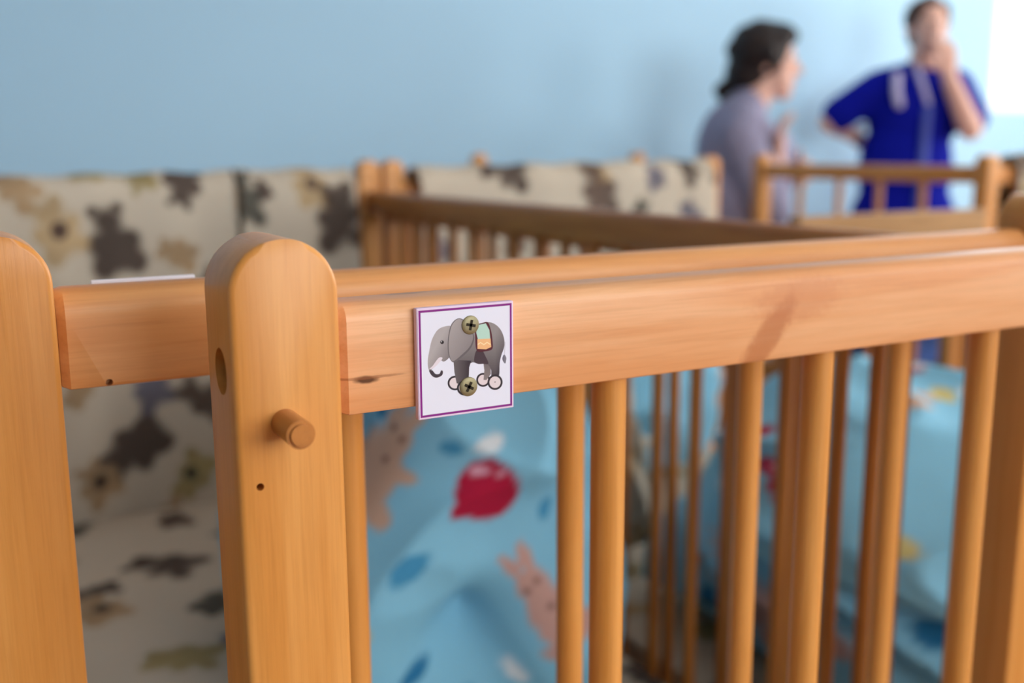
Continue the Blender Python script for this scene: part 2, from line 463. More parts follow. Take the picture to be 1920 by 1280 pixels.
def rail_bm(axis, a0, a1, c0, c1, z0, z1, rt=0.0085, rb=0.0012, endc=0.0022):
    """rail with rounded upper edges, running along x or y between a0 and a1"""
    h = (c1 - c0) / 2; pts = []
    def arc(cx, cz, r, t0, t1, n=7):
        for k in range(n): 
            t = t0 + (t1 - t0) * k / (n - 1); pts.append((cx + r * math.cos(t), cz + r * math.sin(t)))
    arc(-h + rb, z0 + rb, rb, math.pi, 1.5 * math.pi, 3); arc(h - rb, z0 + rb, rb, 1.5 * math.pi, 2 * math.pi, 3)
    arc(h - rt, z1 - rt, rt, 0, math.pi / 2); arc(-h + rt, z1 - rt, rt, math.pi / 2, math.pi)
    bm = bmesh.new(); rings = []
    zc = (z0 + z1) / 2; hz = (z1 - z0) / 2
    for a, sh in ((a0, endc), (a0 + endc, 0), (a1 - endc, 0), (a1, endc)):
        rings.append([bm.verts.new((a, p[0] * (1 - sh / h), zc + (p[1] - zc) * (1 - 0.3 * sh / hz))) for p in pts])
    for r0, r1 in zip(rings[:-1], rings[1:]):
        for i in range(len(pts)):
            bm.faces.new((r0[i], r0[(i + 1) % len(pts)], r1[(i + 1) % len(pts)], r1[i]))
    bm.faces.new(rings[0]); bm.faces.new(list(reversed(rings[-1])))
    if axis == 'y':
        bmesh.ops.rotate(bm, verts=bm.verts, cent=(0, 0, 0), matrix=Matrix.Rotation(R(90), 3, 'Z'))
        bmesh.ops.translate(bm, verts=bm.verts, vec=((c0 + c1) / 2, 0, 0))
    else:
        bmesh.ops.translate(bm, verts=bm.verts, vec=(0, (c0 + c1) / 2, 0))
    return bm

def add_rail(name, parent, axis, a0, a1, c0, c1, z0, z1, mat=None, **kw):
    return sharp_smooth(obj(name, rail_bm(axis, a0, a1, c0, c1, z0, z1, **kw), mat or W[axis], parent), 32)

_sp = {}
def add_spindle(parent, x, y, z0, z1, dia, mat=None):
    key = (round(z1 - z0, 4), dia, (mat or W['z']).name)
    if key not in _sp:
        bm = cyl_bm((0, 0, -(z1 - z0) / 2), (0, 0, (z1 - z0) / 2), dia / 2, n=24)
        me = bpy.data.meshes.new('spindle'); bm.to_mesh(me); bm.free(); me.materials.append(mat or W['z'])
        me.polygons.foreach_set('use_smooth', [True] * len(me.polygons)); me.set_sharp_from_angle(angle=R(40)); _sp[key] = me
    o = bpy.data.objects.new('spindle', _sp[key]); COL.objects.link(o)
    place(o, parent, (x, y, (z0 + z1) / 2)); o.rotation_euler.z = random.uniform(0, 6.28)
    return o

ZB, ZT = 1.0096, 1.049          # top rail, lower and upper face
GRP = 'slatted pine cribs standing in the room'

def boolean_cut(o, cutters):
    tmp = []
    for bm in cutters:
        me = bpy.data.meshes.new('cut'); bm.to_mesh(me); bm.free()
        c = bpy.data.objects.new('cut', me); COL.objects.link(c); tmp.append(c)
        md = o.modifiers.new('b', 'BOOLEAN'); md.operation = 'DIFFERENCE'; md.solver = 'EXACT'; md.object = c
    me = eval_mesh(o, o.data.name)
    o.modifiers.clear(); o.data = me
    for c in tmp: bpy.data.objects.remove(c)
    sharp_smooth(o, 32)

# --- crib D: the end panel with the elephant plaque
crib_d = empty('crib', (0.42, 0.342, 0), 'pine crib end carrying the elephant plaque, with a peg in its post', 'crib', GRP)
P = add_post(crib_d, 0.0748, 0.324, 1.073)
boolean_cut(P, [cyl_bm((0.07, 0.3405, 1.0285), (0.088, 0.3405, 1.0285), 0.0080, n=32),
                cyl_bm((0.0818, 0.320, 0.9918), (0.0818, 0.334, 0.9918), 0.0013, n=16)])
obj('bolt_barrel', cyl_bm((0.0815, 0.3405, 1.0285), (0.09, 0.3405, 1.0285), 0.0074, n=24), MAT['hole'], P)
peg = sharp_smooth(obj('peg', cyl_bm((0.0911, 0.330, 1.0125), (0.0911, 0.3055, 1.0125), 0.0047, n=28, bevel=0.0012), WD['y'], P), 40)
add_post(crib_d, 0.7040, 0.324, 1.073)
knots = [((-0.1772 - 0.1075 - 0.0, -0.012, -0.0075), (0.0052, 0.02, 0.0017), 0.95, (84, 48, 24), 0.5),
         ((-0.284, -0.012, -0.0068), (0.016, 0.02, 0.0007), 0.6, (150, 90, 50), 0.0),
         ((-0.10, -0.012, -0.010), (0.010, 0.03, 0.022), 0.62, (176, 100, 54), -0.75),
         ((-0.082, -0.012, 0.006), (0.030, 0.03, 0.012), 0.35, (196, 120, 74), -0.5),
         ((-0.262, 0.006, 0.019), (0.012, 0.006, 0.003), 0.5, (160, 110, 72), 0.0)]
RAIL2 = wood('pine_knotty_rail', 'x', (238, 182, 134), (227, 160, 106), 0.42, spots=knots)
rail2 = add_rail('top_rail', crib_d, 'x', 0.1119, 0.7033, 0.3324, 0.3564, ZB, ZT, RAIL2, rt=0.0066, endc=0.0045)
add_rail('bottom_rail', crib_d, 'x', 0.1119, 0.7033, 0.3324, 0.3564, 0.40, 0.44)
for x in (0.2333, 0.351, 0.4686, 0.586): add_spindle(crib_d, x, 0.3444, 0.439, ZB + 0.001, 0.0146)

# --- crib A: behind it, its end panel seen through the first one
crib_a = empty('crib', (0.32, 1.06, 0), 'pine crib with the red balloon duvet inside, long side of many thin spindles', 'crib', GRP)
add_post(crib_a, -0.005, 0.414, 1.071)
add_post(crib_a, 0.617, 0.414, 1.071)
rail1 = add_rail('top_rail', crib_a, 'x', 0.0325, 0.616, 0.424, 0.448, ZB, ZT, rt=0.010, endc=0.003)
boolean_cut(rail1, [cyl_bm((0.0495, 0.420, 1.0112), (0.0495, 0.430, 1.0112), 0.0014, n=16)])
add_rail('bottom_rail', crib_a, 'x', 0.0325, 0.616, 0.424, 0.448, 0.40, 0.44)
for x in (0.1515, 0.272, 0.3925, 0.513): add_spindle(crib_a, x, 0.436, 0.439, ZB + 0.001, 0.0144)
add_post(crib_a, -0.005, 1.662, 1.088, arch='x')
add_post(crib_a, 0.615, 1.662, 1.088, arch='x')
add_rail('top_rail', crib_a, 'x', 0.0325, 0.614, 1.668, 1.692, ZB, ZT)
add_rail('bottom_rail', crib_a, 'x', 0.0325, 0.614, 1.668, 1.692, 0.40, 0.44)
for x in (0.13, 0.25, 0.37, 0.49): add_spindle(crib_a, x, 1.680, 0.439, ZB + 0.001, 0.0144)
for xr in (0.001, 0.623):
    zt, zb = (1.037, 1.001) if xr > 0.5 else (0.90, 0.864)
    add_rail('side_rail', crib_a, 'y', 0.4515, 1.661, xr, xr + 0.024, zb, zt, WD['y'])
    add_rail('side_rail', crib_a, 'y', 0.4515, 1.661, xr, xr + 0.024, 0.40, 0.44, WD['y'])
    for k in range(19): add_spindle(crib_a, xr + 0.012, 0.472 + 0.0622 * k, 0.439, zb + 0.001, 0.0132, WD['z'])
obj('mattress_base', box_bm(0.026, 0.622, 0.449, 1.667, 0.418, 0.438, 0.002, 1), W['y'], crib_a)

# --- crib C: next to it on the right
crib_c = empty('crib', (1.03, 1.06, 0), 'pine crib with one side let down and a plank across it', 'crib', GRP)
add_post(crib_c, 0.660, 1.662, 1.088); add_post(crib_c, 1.358, 1.662, 1.090)
add_post(crib_c, 0.660, 0.414, 1.02); add_post(crib_c, 1.358, 0.414, 1.071)
for (y, nm) in ((1.668, 'far'), (0.424, 'near')):
    add_rail('top_rail', crib_c, 'x', 0.6975, 1.357, y, y + 0.024, ZB - (0.06 if nm == 'near' else 0), ZT - (0.06 if nm == 'near' else 0))
    add_rail('bottom_rail', crib_c, 'x', 0.6975, 1.357, y, y + 0.024, 0.40, 0.44)
    for x in (0.80, 0.93, 1.06, 1.19): add_spindle(crib_c, x, y + 0.012, 0.439, ZB - (0.06 if nm == 'near' else 0) + 0.001, 0.0144)
for xr, zt in ((0.667, 1.022), (1.364, 0.70)):
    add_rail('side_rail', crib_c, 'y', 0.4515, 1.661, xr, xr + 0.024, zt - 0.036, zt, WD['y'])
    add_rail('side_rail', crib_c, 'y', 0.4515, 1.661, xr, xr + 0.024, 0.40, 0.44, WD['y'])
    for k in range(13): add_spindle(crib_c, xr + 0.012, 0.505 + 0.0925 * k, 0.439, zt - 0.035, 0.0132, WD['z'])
obj('cross_plank', box_bm(0.99, 1.366, 1.015, 1.037, 0.925, 1.013, 0.003, 2), wood('pale_plank', 'x', (186, 140, 84), (160, 114, 62), 0.5), crib_c)
for (a_, b_, z_) in ((1.332, 1.362, 0.438), (0.99, 1.018, 0.508)): obj('plank_upright', box_bm(a_, b_, 1.0375, 1.058, z_, 1.0, 0.002, 1), WD['z'], crib_c)
obj('mattress_base', box_bm(0.69, 1.365, 0.449, 1.667, 0.418, 0.438, 0.002, 1), W['y'], crib_c)

# --- crib E: across the aisle near the two women
crib_e = empty('crib', (2.5, 1.82, 0), 'pine crib in front of the two women, four spindles in its end', 'crib', GRP)
for (x, y) in ((1.95, 1.452), (1.95, 2.152), (3.12, 1.452), (3.12, 2.152)): add_post(crib_e, x, y, 1.090, arch='y')
for x in (1.956, 3.126):
    add_rail('top_rail', crib_e, 'y', 1.4895, 2.151, x, x + 0.024, 1.028, 1.066)
    add_rail('bottom_rail', crib_e, 'y', 1.4895, 2.151, x, x + 0.024, 0.40, 0.44)
    for y in (2.023, 1.888, 1.760, 1.632): add_spindle(crib_e, x + 0.012, y, 0.439, 1.029, 0.0175)
for y in (1.458, 2.158):
    zt = 1.066 if y < 2 else 0.88
    add_rail('side_rail', crib_e, 'x', 1.9875, 3.119, y, y + 0.024, zt - 0.038, zt)
    add_rail('side_rail', crib_e, 'x', 1.9875, 3.119, y, y + 0.024, 0.40, 0.44)
    for k in range(11): add_spindle(crib_e, 2.07 + 0.097 * k, y + 0.012, 0.439, zt - 0.037, 0.0144)
obj('mattress_base', box_bm(1.982, 3.124, 1.484, 2.156, 0.418, 0.438, 0.002, 1), W['y'], crib_e)

# --- crib J: behind, only its head posts show above the spotted blanket
crib_j = empty('crib', (1.58, 2.2, 0), 'pine crib by the blue wall, only its post tops showing over a blanket', 'crib', GRP)
for x in (1.295, 1.835): add_post(crib_j, x, 2.58, 1.097); add_post(crib_j, x, 1.80, 0.86)
for y in (2.586, 1.806):
    add_rail('top_rail', crib_j, 'x', 1.3325, 1.834, y, y + 0.024, 0.76, 0.80)
    add_rail('bottom_rail', crib_j, 'x', 1.3325, 1.834, y, y + 0.024, 0.40, 0.44)
    for k in range(4): add_spindle(crib_j, 1.42 + 0.11 * k, y + 0.012, 0.439, 0.761, 0.0144)
for x in (1.301, 1.841):
    add_rail('side_rail', crib_j, 'y', 1.8375, 2.579, x, x + 0.024, 0.72, 0.76)
    add_rail('side_rail', crib_j, 'y', 1.8375, 2.579, x, x + 0.024, 0.40, 0.44)
    for k in range(7): add_spindle(crib_j, x + 0.012, 1.91 + 0.1 * k, 0.439, 0.721, 0.0132)

# ------------------------------------------------------------------ elephant plaque
def plaque():
    x0, x1, z0, z1 = 0.1412, 0.1803, 1.0053, 1.0460
    yf, yb = 0.3295, 0.3322
    root = empty('picture_plaque', ((x0 + x1) / 2, yb, z0), 'white square plaque with a grey elephant on wheels and purple border', 'plaque')
    obj('plate', box_bm(x0, x1, yf, yb, z0, z1, 0.0005, 2), MAT['card'], root)
    nu, nv = 330, 340
    u = np.linspace(0, 1, nu); v = np.linspace(0, 1, nv)
    U, V = np.meshgrid(u, v)                       # V runs downwards
    def colour(U, V):
        X = 200 + 848 * U; Y = 225 - 50 * U + V * (985 - 45 * U)
        P = np.stack([X, Y], -1)
        col = np.tile(np.array(lin((231, 233, 248))), X.shape + (1,))
        def poly(pts):
            ins = np.zeros(X.shape, bool); q = len(pts); 
            for i in range(q):
                (ax, ay), (bx_, by) = pts[i], pts[(i + 1) % q]
                cond = ((ay > Y) != (by > Y)) & (X < (bx_ - ax) * (Y - ay) / (by - ay + 1e-9) + ax)
                ins ^= cond
            return ins
        def smoothpoly(pts, n=6):                  # closed Catmull-Rom
            q = len(pts); out = []
            for i in range(q):
                p0, p1, p2, p3 = [np.array(pts[(i + k - 1) % q], float) for k in range(4)]
                for t in np.linspace(0, 1, n, endpoint=False):
                    out.append(tuple(0.5 * ((2 * p1) + (-p0 + p2) * t + (2 * p0 - 5 * p1 + 4 * p2 - p3) * t ** 2 + (-p0 + 3 * p1 - 3 * p2 + p3) * t ** 3)))
            return poly(out)
        def fill(mask, rgb, rgb2=None, g=None):
            c = np.array(lin(rgb))
            if rgb2 is not None:
                t = np.clip(g, 0, 1)[..., None]; cc = c * (1 - t) + np.array(lin(rgb2)) * t
                col[mask] = cc[mask]
            else: col[mask] = c
        def disc(c, r): return (X - c[0]) ** 2 + (Y - c[1]) ** 2 < r * r
        gy = lambda a, b_: (Y - a) / (b_ - a)
        gx = lambda a, b_: (X - a) / (b_ - a)
        ink, tyre = (46, 38, 46), (228, 214, 218)
        for c, r in (((516, 888), 66), ((770, 866), 63)): fill(disc(c, r), ink); fill(disc(c, r - 17), tyre)
        tail = (np.abs(X - (975 - (Y - 540) * 0.06)) < 3) & (Y > 530) & (Y < 655); fill(tail, (196, 194, 206))
        fill(smoothpoly([(966, 642), (985, 665), (986, 690), (976, 724), (955, 700), (950, 672)]), (92, 92, 108), (140, 138, 150), gx(950, 990))
        fill(poly([(772, 690), (840, 700), (842, 815), (800, 868), (774, 866), (782, 780)]), (112, 102, 104), (134, 124, 124), gy(700, 860))
        fill(smoothpoly([(560, 430), (650, 400), (720, 368), (800, 350), (870, 362), (930, 412), (965, 490), (968, 570), (940, 650), (925, 720), (914, 840), (852, 850), (842, 770), (800, 720), (740, 722), (680, 706), (640, 720), (560, 730), (505, 690), (500, 560)]),
             (146, 139, 139), (66, 56, 64), gy(450, 820) * 0.9 + 0.4 * np.clip(gx(880, 975), 0, 1))
        fill(smoothpoly([(690, 690), (712, 600), (766, 606), (792, 650), (820, 720), (770, 722), (720, 720)]), (70, 54, 62))
        fill(poly([(505, 680), (665, 690), (645, 750), (640, 850), (560, 900), (530, 890), (512, 790)]), (100, 92, 95), (58, 46, 54), gx(520, 640))
        fill(smoothpoly([(490, 380), (430, 380), (370, 410), (322, 490), (296, 590), (280, 690), (290, 765), (325, 750), (372, 670), (420, 692), (470, 655), (500, 600), (510, 450)]),
             (176, 169, 170), (120, 112, 115), gx(330, 480) * 0.8 + 0.3 * gy(600, 700))
        fill(smoothpoly([(290, 770), (318, 768), (345, 800), (380, 800), (394, 772), (410, 778), (402, 815), (355, 835), (315, 818)]), (64, 54, 64))
        fill(smoothpoly([(376, 658), (408, 666), (330, 748), (294, 752), (320, 730)]), (228, 218, 228))
        fill(smoothpoly([(548, 312), (604, 328), (650, 405), (694, 474), (668, 568), (598, 642), (512, 702), (468, 656), (456, 560), (466, 448), (494, 358)]), (104, 96, 100))
        fill(smoothpoly([(550, 317), (600, 335), (640, 410), (684, 470), (655, 560), (585, 630), (505, 690), (474, 650), (464, 560), (474, 450), (500, 365)]),
             (168, 160, 160), (122, 114, 116), np.clip(((X - 480) / 200 + (Y - 400) / 300) * 0.5, 0, 1))
        fill(disc((408, 519), 16), (28, 22, 26)); fill(disc((404, 514), 4), (230, 230, 235))
        fill(smoothpoly([(708, 378), (760, 360), (818, 352), (848, 430), (860, 520), (856, 590), (790, 610), (716, 602), (702, 480)]), (84, 28, 42))
        fill(poly([(720, 375), (800, 360), (832, 420), (840, 500), (728, 506), (712, 440)]), (184, 218, 205))
        fill(poly([(722, 500), (842, 496), (848, 572), (800, 592), (722, 586)]), (240, 186, 132))
        zz = np.abs(Y - (530 + 10 * np.abs(((X / 30) % 2) - 1) * 2)) < 5; fill(zz & (X > 724) & (X < 842), (250, 222, 176))
        for c, r in (((600, 935), 68), ((880, 890), 70)): fill(disc(c, r), ink); fill(disc(c, r - 18), tyre)
        fill(disc((880, 888), 6), (120, 110, 112))
        du = np.minimum(np.minimum(U, 1 - U), np.minimum(V, 1 - V))
        fill((du > 0.011) & (du < 0.032), (134, 32, 132)); fill(du <= 0.011, (236, 214, 238))
        return col
    acc = 0
    for sx in (-1 / 3, 0, 1 / 3):
        for sy in (-1 / 3, 0, 1 / 3): acc = acc + colour(U + sx / nu, V + sy / nv)
    col = acc / 9
    e = 0.0004
    Pp = np.stack([x0 + e + U * (x1 - x0 - 2 * e), np.full_like(U, yf - 0.00012), z1 - e - V * (z1 - z0 - 2 * e)], -1)
    Pp, c = centre(Pp)
    link_mesh('printed_picture', grid_mesh('printed_picture', Pp[::-1], col[::-1]), MAT['card_print'], root, c)
    for (px, py, rr) in ((658, 377, 75), (635, 918, 78)):
        uu = (px - 200) / 848; vv = (py - (225 - 50 * uu)) / (985 - 45 * uu)
        cx, cz, r = x0 + uu * (x1 - x0), z1 - vv * (z1 - z0), rr / 848 * (x1 - x0)
        bm = bmesh.new()                            # domed head
        prof = [(1.0, 0.0), (1.0, 0.07), (0.94, 0.13), (0.6, 0.19), (0.3, 0.2)]
        rings = []
        for (pr, ph) in prof:
            rings.append([bm.verts.new((cx + pr * r * math.cos(k * math.pi / 18), yf - 0.0001 - ph * r, cz + pr * r * math.sin(k * math.pi / 18))) for k in range(36)])
        for a, b_ in zip(rings[:-1], rings[1:]):
            for k in range(36): bm.faces.new((a[k], a[(k + 1) % 36], b_[(k + 1) % 36], b_[k]))
        bm.faces.new(rings[-1]); bm.faces.new(list(reversed(rings[0])))
        s = sharp_smooth(obj('screw', bm, MAT['brass'], root), 50)
        cr = bmesh.new(); t = 0.22 if py < 600 else 0.5
        for ang in (t, t + math.pi / 2):            # cross recess, a dark inlay a hair proud of the dome
            b2 = box_bm(-r * .55, r * .55, -0.00008, 0.0003, -r * .15, r * .15)
            bmesh.ops.rotate(b2, verts=b2.verts, cent=(0, 0, 0), matrix=Matrix.Rotation(ang, 3, 'Y'))
            bmesh.ops.translate(b2, verts=b2.verts, vec=(cx, yf - 0.0001 - r * 0.195, cz))
            me_ = bpy.data.meshes.new('t'); b2.to_mesh(me_); b2.free(); cr.from_mesh(me_); bpy.data.meshes.remove(me_)
        obj('cross_recess', cr, MAT['brass_dark'], s)
    return root
plaque()
card2 = obj('picture_plaque', box_bm(0.0482, 0.0898, 0.4482, 0.4508, 1.0045, 1.0492, 0.0004, 1), MAT['white'])
tag(card2, 'white plaque behind the short rail, only its upper edge showing', 'plaque')

# ------------------------------------------------------------------ mattresses
def mattress(x0, x1, y0, y1, z0, z1, seed, motifs, label):
    root = empty('mattress', ((x0 + x1) / 2, (y0 + y1) / 2, z0), label, 'mattress')
    obj('filling', box_bm(x0 + 0.003, x1 - 0.003, y0 + 0.003, y1 - 0.003, z0, z1 - 0.004, 0.02, 3), MAT['mattress'], root)
    nu, nv = 150, 260
    U, V = np.meshgrid(np.linspace(-0.06, 1.06, nu), np.linspace(-0.03, 1.03, nv))
    X = x0 + np.clip(U, 0, 1) * (x1 - x0); Y = y0 + np.clip(V, 0, 1) * (y1 - y0)
    ov = np.maximum(np.maximum(-U, U - 1) * (x1 - x0), np.maximum(-V, V - 1) * (y1 - y0)); ov = np.maximum(ov, 0)
    Z = z1 + 0.004 * wobble(np.stack([X, Y], -1), 14, seed) + 0.004 - ov * 1.6
    Pc = np.stack([X, Y], -1)
    col = bear_field(Pc, seed, skip=[(m[0], m[1], m[2] * 2.6) for m in motifs])
    for m in motifs: bear(Pc, col, (m[0], m[1]), m[2], m[3], m[4], m[5] if len(m) > 5 else None)
    P, c = centre(np.stack([X, Y, Z], -1))
    o = link_mesh('sheet', grid_mesh('sheet', P, col), MAT['cloth'], root, c)
    return root
mattress(0.036, 0.612, 0.46, 1.615, 0.438, 0.545, 21, [(0.22, 1.38, 0.03, 0.9, DK), (0.27, 1.24, 0.026, 2.1, GRN), (0.12, 1.28, 0.024, 0.3, TAN, DK), (0.19, 1.10, 0.024, 1.2, OLV)],
         'mattress under a bear-print sheet below the red balloon duvet')
mattress(0.70, 1.325, 0.46, 1.655, 0.438, 0.50, 33, [], 'mattress under a bear-print sheet in the crib with the plank')
mattress(1.99, 3.115, 1.50, 2.14, 0.438, 0.53, 45, [], 'mattress in the crib in front of the two women')

# ------------------------------------------------------------------ blankets over the crib ends
m1 = [(0.317, 1.058, .022, 2.9, DK), (0.212, 0.963, .030, .2, DK), (0.137, 0.985, .026, .4, TAN2, DK2), (0.089, 1.050, .020, .8, TAN),
      (0.255, 1.062, .016, .3, OLV), (0.305, 0.945, .017, 1.2, TAN), (0.250, 0.74, .022, .4, GRB), (0.226, 0.652, .030, 2.2, DK),
      (0.165, 0.60, .022, .5, TAN, DK), (0.305, 0.60, .022, 2.6, OLV, GRN), (0.335, 0.715, .024, 1.0, DK2)]
blanket('blanket', 0.040, 0.396, 1.628, 1.700, 1.066, 0.525, 0.86, m1, 3, 'bear-print blanket over the crib end, behind the short rail', 'bear-print blankets hung over the crib ends', slope=0.012)
m2 = [(0.402, 1.025, .026, .1, GRN), (0.438, 1.045, .010, .4, DK), (0.515, 1.045, .022, .2, TAN2, DK2), (0.560, 0.99, .030, .1, DK)]  # last dark motif doubles as painted shadow in the gap between blanket and post
blanket('blanket', 0.402, 0.590, 1.616, 1.706, 1.072, 0.66, 0.80, m2, 9, 'narrow bear-print blanket over the crib end, beside the twin post tops', 'bear-print blankets hung over the crib ends', nu=110)
m3 = [(0.885, 1.065, .026, 1.4, DK), (1.075, 1.060, .018, .3, TAN2), (1.075, 1.018, .030, .2, DK2), (1.205, 1.045, .016, .2, GRB), (1.290, 1.062, .020, .6, DK)]
blanket('blanket', 0.712, 1.352, 1.628, 1.704, 1.073, 0.60, 0.85, m3, 14, 'wide bear-print blanket over the crib end, below the grey-clad woman', 'bear-print blankets hung over the crib ends', nu=180, slope=0.012)
blanket('blanket', 2.035, 2.50, 1.440, 1.500, 1.088, 0.66, 0.80, [(2.06, 1.08, .02, .3, DK2)], 27, 'bear-print blanket over the side rail beside the window', 'bear-print blankets hung over the crib ends')

# ------------------------------------------------------------------ duvets and pillows
AX = np.array([0.878, -0.479, 0.0])                # horizontal axis used to lay out the print
SKY = np.array(lin((136, 200, 230)))
def soft(name, c, rad, ex, seed, bumps, motifs, label, cat, base=SKY, nu=230, nv=150, wrinkle=0.012, bears=False):
    """rumpled closed pillow/duvet body: rounded box with folds; bumps = (direction, width, height)"""
    th = np.linspace(0, 2 * math.pi, nu, endpoint=False); ph = np.linspace(-math.pi / 2 + 0.02, math.pi / 2 - 0.02, nv)
    T, Ph = np.meshgrid(th, ph)
    D = np.stack([np.cos(Ph) * np.cos(T), np.cos(Ph) * np.sin(T), np.sin(Ph)], -1)
    exs = np.where(D[..., 2] < 0, ex * (1 + 1.2 * np.clip(-D[..., 2] * 3, 0, 1)), ex)[..., None]      # squarer where it lies on the mattress
    q = (np.abs(D) ** exs).sum(-1) ** (-1 / exs[..., 0])
    B = D * q[..., None]
    h = np.zeros(T.shape)
    for (d, w, a) in bumps:
        d = np.array(d, float); d /= np.linalg.norm(d)
        h += a * np.exp(-((1 - (D * d).sum(-1)) / w))
    rs = np.random.RandomState(seed)
    Wd = D + 0.35 * np.stack([np.sin(D[..., 1] * 4 + seed), np.sin(D[..., 2] * 5 + seed * 2), np.sin(D[..., 0] * 4.5 + seed * 3)], -1)
    for k in range(8):                              # soft folds with a few sharper creases
        d = rs.normal(size=3); d /= np.linalg.norm(d); f = rs.uniform(2.5, 6.5)
        d2 = rs.normal(size=3); d2 /= np.linalg.norm(d2)
        gate = np.clip((D * d2).sum(-1) * 1.4 + 0.2, 0, 1)
        t = (Wd * d).sum(-1) * f + k
        h += wrinkle * gate * ((1 - np.abs(np.sin(t))) ** 2 * 1.3 + 0.45 * np.sin(t * 0.6 + k))
    h *= np.clip(D[..., 2] * 2.5 + 1.9, 0.0, 1)      # no folds on the underside
    Pw = np.array(c) + B * np.array(rad) + D * h[..., None]
    S = (Pw * AX).sum(-1); Z = Pw[..., 2]
    P2 = np.stack([S, Z], -1)
    if bears: col = bear_field(P2, seed)
    else:
        col = np.tile(base, T.shape + (1,)) * (1 + 0.05 * wobble(P2, 40, seed))[..., None]
    if not bears and len(motifs):                   # small printed marks scattered all round
        pool = np.argwhere(D[..., 2] > -0.5)
        for k in range(44):
            iv, iu = pool[rs.randint(len(pool))]
            if D[iv, iu, 0] * -0.479 + D[iv, iu, 1] * -0.878 > 0.25 and D[iv, iu, 2] < 0.8: continue
            r_ = rs.uniform(0.010, 0.030)
            dd = np.sqrt(((Pw - Pw[iv, iu]) ** 2 * np.array([1, 1, 1.6])).sum(-1)) / r_ + 0.3 * wobble(P2, 90, k)
            kk = np.clip((1.0 - dd) / 0.2, 0, 1)[..., None]
            pc = [(70, 150, 196), (226, 236, 244), (206, 172, 150), (176, 24, 62), (206, 196, 132), (40, 120, 170), (206, 172, 150)][rs.randint(7)]
            col[:] = col * (1 - kk) + np.array(lin(pc)) * kk
    front = (D[..., 0] * -0.479 + D[..., 1] * -0.878) > -0.15
    for (kind, s, t, r, rot, rgb) in motifs:
        rgb_l = np.array(lin(rgb))
        if kind == 'balloon':
            cs, sn = math.cos(rot), math.sin(rot)
            dx, dy = S - s, Z - t
            x = dx * cs + dy * sn; y = -dx * sn + dy * cs
            wd = r * np.sqrt(np.clip(1 - np.clip(y / r, -1, 1) ** 2, 0, 1)) * np.where(y < 0, 1 + 0.0 * y, 1)
            body = np.minimum(np.sqrt((x / r) ** 2 + (y / r) ** 2), np.where((y < 0) & (y > -1.42 * r), np.abs(x) / (r * np.clip(1 + y / (1.45 * r), 0.02, 1)), 9))
            k = np.clip((1.03 - body) / 0.06, 0, 1) * front
            col[:] = col * (1 - k[..., None]) + rgb_l * k[..., None]
            for (ex_, ey_, a_, b_) in ((-0.25, 0.62, .34, .13), (0.42, 0.52, .13, .13)):
                hx, hy = dx - ex_ * r, dy - ey_ * r
                kk = np.clip((1.1 - np.sqrt((hx / (a_ * r)) ** 2 + (hy / (b_ * r)) ** 2)) / 0.3, 0, 1) * front
                col[:] = col * (1 - kk[..., None]) + np.array(lin((226, 176, 200))) * kk[..., None]
        elif kind == 'bear':
            sub = col.copy(); bear(P2, sub, (s, t), r, rot, rgb)
            col[front] = sub[front]
        elif kind == 'rabbit':
            cs, sn = math.cos(rot), math.sin(rot)
            at = lambda x, y: (s + (x * cs - y * sn) * r, t + (x * sn + y * cs) * r)
            m = np.minimum.reduce([ell(P2, at(0, 0), r * .62, r * .95, rot), ell(P2, at(0, 1.0), r * .46, r * .5, rot), ell(P2, at(-.22, 1.75), r * .17, r * .6, rot + .15), ell(P2, at(.22, 1.7), r * .17, r * .6, rot - .25),
                                   ell(P2, at(.45, -.8), r * .5, r * .32, rot), ell(P2, at(-.4, -.85), r * .45, r * .3, rot), ell(P2, at(.6, .3), r * .5, r * .2, rot + .4)])
            k = np.clip((1.1 - m - 0.15 * wobble(P2, 2 / r, 3)) / 0.18, 0, 1) * front
            col[:] = col * (1 - k[..., None]) + rgb_l * k[..., None]
            for (fx, fy) in ((-.16, 1.05), (.16, 1.05), (.05, .3)):
                kk = np.clip((1.1 - ell(P2, at(fx, fy), r * .09, r * .09)) / 0.3, 0, 1) * front
                col[:] = col * (1 - kk[..., None]) + np.array(lin((110, 80, 72))) * kk[..., None]
        elif kind == 'blob':
            k = np.clip((1.15 - ell(P2, (s, t), r, r * 0.55, rot) - 0.25 * wobble(P2, 3 / r, int(s * 999) % 97)) / 0.25, 0, 1) * front
            col[:] = col * (1 - k[..., None]) + rgb_l * k[..., None]
    Pw, cc = centre(Pw)
    o = link_mesh(name, grid_mesh(name, Pw, col, closed_u=True), MAT['cloth'], None, cc)
    me = o.data                                     # close the two poles
    bm = bmesh.new(); bm.from_mesh(me); bmesh.ops.holes_fill(bm, edges=[e for e in bm.edges if e.is_boundary], sides=0); bmesh.ops.recalc_face_normals(bm, faces=bm.faces); bm.to_mesh(me); bm.free()
    me.polygons.foreach_set('use_smooth', [True] * len(me.polygons))
    return tag(o, label, cat)

